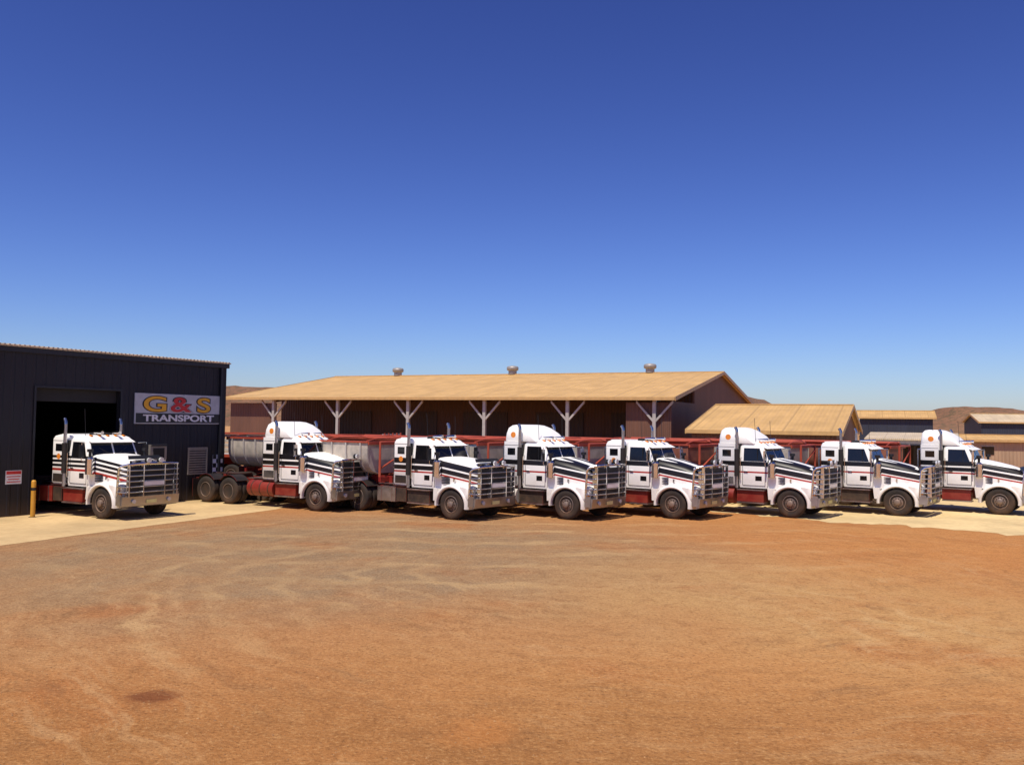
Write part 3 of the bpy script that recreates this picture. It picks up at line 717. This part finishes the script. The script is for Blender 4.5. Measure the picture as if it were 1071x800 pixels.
    c = t.mix(t.m('MULTIPLY', spot(-.3, 9.9, .5, .6), .3), c, (.48, .17, .04))
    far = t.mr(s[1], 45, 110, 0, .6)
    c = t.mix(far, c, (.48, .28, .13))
    t.bump(t.m('ADD', t.m('MULTIPLY', n_f, .9), t.m('MULTIPLY', n_g, .5)), .75, .07)
    return t.out(c, .95, 0.0, Specular_IOR_Level=.1)
gm = ground_mat()
g = MB(); S = 4000
xs = [-S, -600, -120, -40, 0, 40, 120, 600, S]; ys = [-S, -600, -100, -20, 0, 30, 60, 120, 600, S]
vs = [(x, y, 0) for y in ys for x in xs]; nx = len(xs)
g.add(vs, [(j*nx+i, j*nx+i+1, (j+1)*nx+i+1, (j+1)*nx+i) for j in range(len(ys)-1) for i in range(nx-1)], gm)
go = bpy.data.objects.new('ground', g.mesh('ground')); COL.objects.link(go)

def sheet(name, pts, z, mat, edge=.12):
    P = []
    n = len(pts)
    for i in range(n):
        a, b = Vector(pts[i]), Vector(pts[(i+1) % n]); d = (b-a); L = d.length; k = max(1, int(L/.25)); nn = Vector((-d.y, d.x)).normalized()
        for j in range(k):
            p = a+d*j/k; o = (mnoise.noise(Vector((p.x*.5, p.y*.5, 3)))+.5*mnoise.noise(Vector((p.x*2, p.y*2, 9)))+.3*mnoise.noise(Vector((p.x*6, p.y*6, 5))))*edge
            p = p+nn*o; P.append((p.x, p.y, z))
    me = bpy.data.meshes.new(name); me.from_pydata(P, [], [tuple(range(len(P)))]); me.materials.append(mat)
    o = bpy.data.objects.new(name, me); COL.objects.link(o); return o
w0 = Vector((-17.2, 29.7)); wd = Vector((.479, .878))
A = w0+wd*9.98
sheet('concrete_apron', [(-16.6, 16.3), (-13.5, 23.3), (-8.9, 33.8), (-8.6, 36.2), (A.x+.01, A.y), tuple(w0+wd*(-8.9)), (-24, 18)], .004, M['conc'], .08)
sheet('compacted_pad', [(6.0, 37.5), (9.5, 34.0), (11.5, 31.9), (14, 30.4), (16.7, 29.0), (24, 25.5), (45, 18), (60, 60), (20, 60), (8, 44)], .004, M['pale'], .9)

t = NT('loose_stone'); P = t.pos(); n = t.noise(P, 3, 3)
M['stone'] = t.out(t.mix(t.mr(n, .35, .65), (.24, .11, .04), (.46, .25, .10)), .9)
st = MB()
for i in range(4200):
    y = 8+abs(random.gauss(0, 1))*8; x = random.uniform(-.62, .62)*y+random.uniform(-1, 1)
    if x < -8.5 and y > 20: continue
    r = random.choice((.006, .008, .010, .012, .016))*random.uniform(.7, 1.2)
    a0 = random.random()*6.28; k = 5
    ring = [(x+r*random.uniform(.8, 1.2)*cos(a0+2*pi*j/k), y+r*random.uniform(.8, 1.2)*sin(a0+2*pi*j/k), -.002) for j in range(k)]
    top = [(x+.6*(p[0]-x), y+.6*(p[1]-y), r*random.uniform(.3, .6)) for p in ring]
    st.rings([ring, top], 'stone')
so = bpy.data.objects.new('gravel', st.mesh('gravel')); COL.objects.link(so)

# ------------------------------------------------------------------ hills
def hill_mat():
    t = NT('scrub_hill'); P = t.pos(); n = t.noise(P, .03, 5, .6); n2 = t.noise(P, .35, 4, .65)
    c = t.mix(t.mr(n, .35, .65), (.18, .080, .040), (.27, .14, .07))
    c = t.mix(t.mr(n2, .48, .6, 0, .7), c, (.09, .07, .032))
    t.bump(n2, 1.0, 2.0)
    return t.out(c, .95)
hm = hill_mat()
def hills(name, x0, x1, y0, y1, prof):
    nx, ny = 160, 26; vs = []
    for j in range(ny+1):
        for i in range(nx+1):
            x = x0+(x1-x0)*i/nx; v = j/ny; y = y0+(y1-y0)*v
            h = 0
            for k in range(len(prof)-1):
                if prof[k][0] <= x <= prof[k+1][0]:
                    u = (x-prof[k][0])/(prof[k+1][0]-prof[k][0]); u = u*u*(3-2*u); h = prof[k][1]*(1-u)+prof[k+1][1]*u
            h *= sin(pi*v)**1.3
            h += h*.16*mnoise.fractal(Vector((x*.02, y*.02, 1)), 1, 2, 5)
            vs.append((x, y, h-.3))
    fs = [(j*(nx+1)+i, j*(nx+1)+i+1, (j+1)*(nx+1)+i+1, (j+1)*(nx+1)+i) for j in range(ny) for i in range(nx)]
    me = bpy.data.meshes.new(name); me.from_pydata(vs, [], fs); me.materials.append(hm)
    me.polygons.foreach_set('use_smooth', [True]*len(fs))
    o = bpy.data.objects.new(name, me); COL.objects.link(o)
hills('hill', -520, 200, 420, 620, [(-520, 0), (-380, 14), (-260, 19), (-165, 22.5), (-60, 20), (60, 18), (120, 22), (145, 18), (160, 8), (185, 0), (200, 0)])
hills('hill', 190, 480, 400, 560, [(190, 0), (222, 8), (240, 15), (260, 15), (290, 7), (350, 5), (420, 6), (480, 0)])

M['scrub'] = simple('scrub_foliage', (.06, .065, .025), .9, dust=.1, zt=6, var=.5)
sc = MB()
for i in range(150):
    x = random.uniform(25, 150); y = random.uniform(130, 330)
    if random.random() < .25: x = random.uniform(-200, 30); y = random.uniform(200, 400)
    R = random.uniform(.5, 1.3); H = random.uniform(.7, 1.9)
    for k in range(38):
        a = random.random()*6.28; rr = R*math.sqrt(random.random()); zz = H*random.random()**.7*(1-.4*(rr/R)**2)
        c = Vector((x+rr*cos(a), y+rr*sin(a), zz)); s_ = random.uniform(.15, .38)
        u = Vector((random.gauss(0, 1), random.gauss(0, 1), random.gauss(0, 1))).normalized()*s_; w = u.orthogonal()*random.uniform(.5, 1)
        sc.add([c-u, c+w, c+u, c-w], [(0, 1, 2, 3)], 'scrub')
o = bpy.data.objects.new('distant_scrub', sc.mesh('distant_scrub')); COL.objects.link(o)

# ------------------------------------------------------------------ light
to_sun = Vector((-.36, -.75, 0)).normalized(); EL = radians(64)
sunv = Vector((to_sun.x*cos(EL), to_sun.y*cos(EL), sin(EL)))
sd = bpy.data.lights.new('sun', 'SUN'); sd.energy = 5.0; sd.angle = radians(.5); sd.color = (1, .92, .79)
so = bpy.data.objects.new('sun', sd); COL.objects.link(so); so.rotation_euler = (-sunv).to_track_quat('-Z', 'Y').to_euler(); so.location = (0, 0, 60)
w = bpy.data.worlds.new('World'); scene.world = w; w.use_nodes = True
nt = w.node_tree; bg = nt.nodes['Background']
sky = nt.nodes.new('ShaderNodeTexSky'); sky.sky_type = 'NISHITA'; sky.sun_disc = False
sky.sun_elevation = EL; sky.sun_rotation = math.atan2(to_sun.x, to_sun.y)
sky.air_density = 1.0; sky.dust_density = .4; sky.ozone_density = 2.5; sky.altitude = 50
ST = .085
sr = nt.nodes.new('ShaderNodeSeparateColor'); cr = nt.nodes.new('ShaderNodeCombineColor')
nt.links.new(sky.outputs[0], sr.inputs[0])
for i, (ex, k) in enumerate(((1.52, 1.32), (1.62, 1.48), (1.50, 2.0))):
    a = nt.nodes.new('ShaderNodeMath'); a.operation = 'MULTIPLY'; a.inputs[1].default_value = ST; nt.links.new(sr.outputs[i], a.inputs[0])
    b = nt.nodes.new('ShaderNodeMath'); b.operation = 'POWER'; b.inputs[1].default_value = ex; nt.links.new(a.outputs[0], b.inputs[0])
    c = nt.nodes.new('ShaderNodeMath'); c.operation = 'MULTIPLY'; c.inputs[1].default_value = k/ST; nt.links.new(b.outputs[0], c.inputs[0])
    nt.links.new(c.outputs[0], cr.inputs[i])
nt.links.new(cr.outputs[0], bg.inputs['Color'])
bg.inputs['Strength'].default_value = ST

# ------------------------------------------------------------------ camera
cd = bpy.data.cameras.new('camera'); cam = bpy.data.objects.new('camera', cd); COL.objects.link(cam)
cd.sensor_width = 36; cd.lens = 36*927/1071; cd.clip_end = 9000; cd.clip_start = .1
cam.location = (0, 0, 3.4)
pitch = math.atan(42/927)
R = Matrix.Rotation(radians(90)+pitch, 4, 'X') @ Matrix.Rotation(math.atan(.013), 4, 'Z')
cam.rotation_euler = R.to_euler()
scene.camera = cam
scene.view_settings.view_transform = 'Standard'; scene.view_settings.look = 'None'; scene.view_settings.exposure = 0
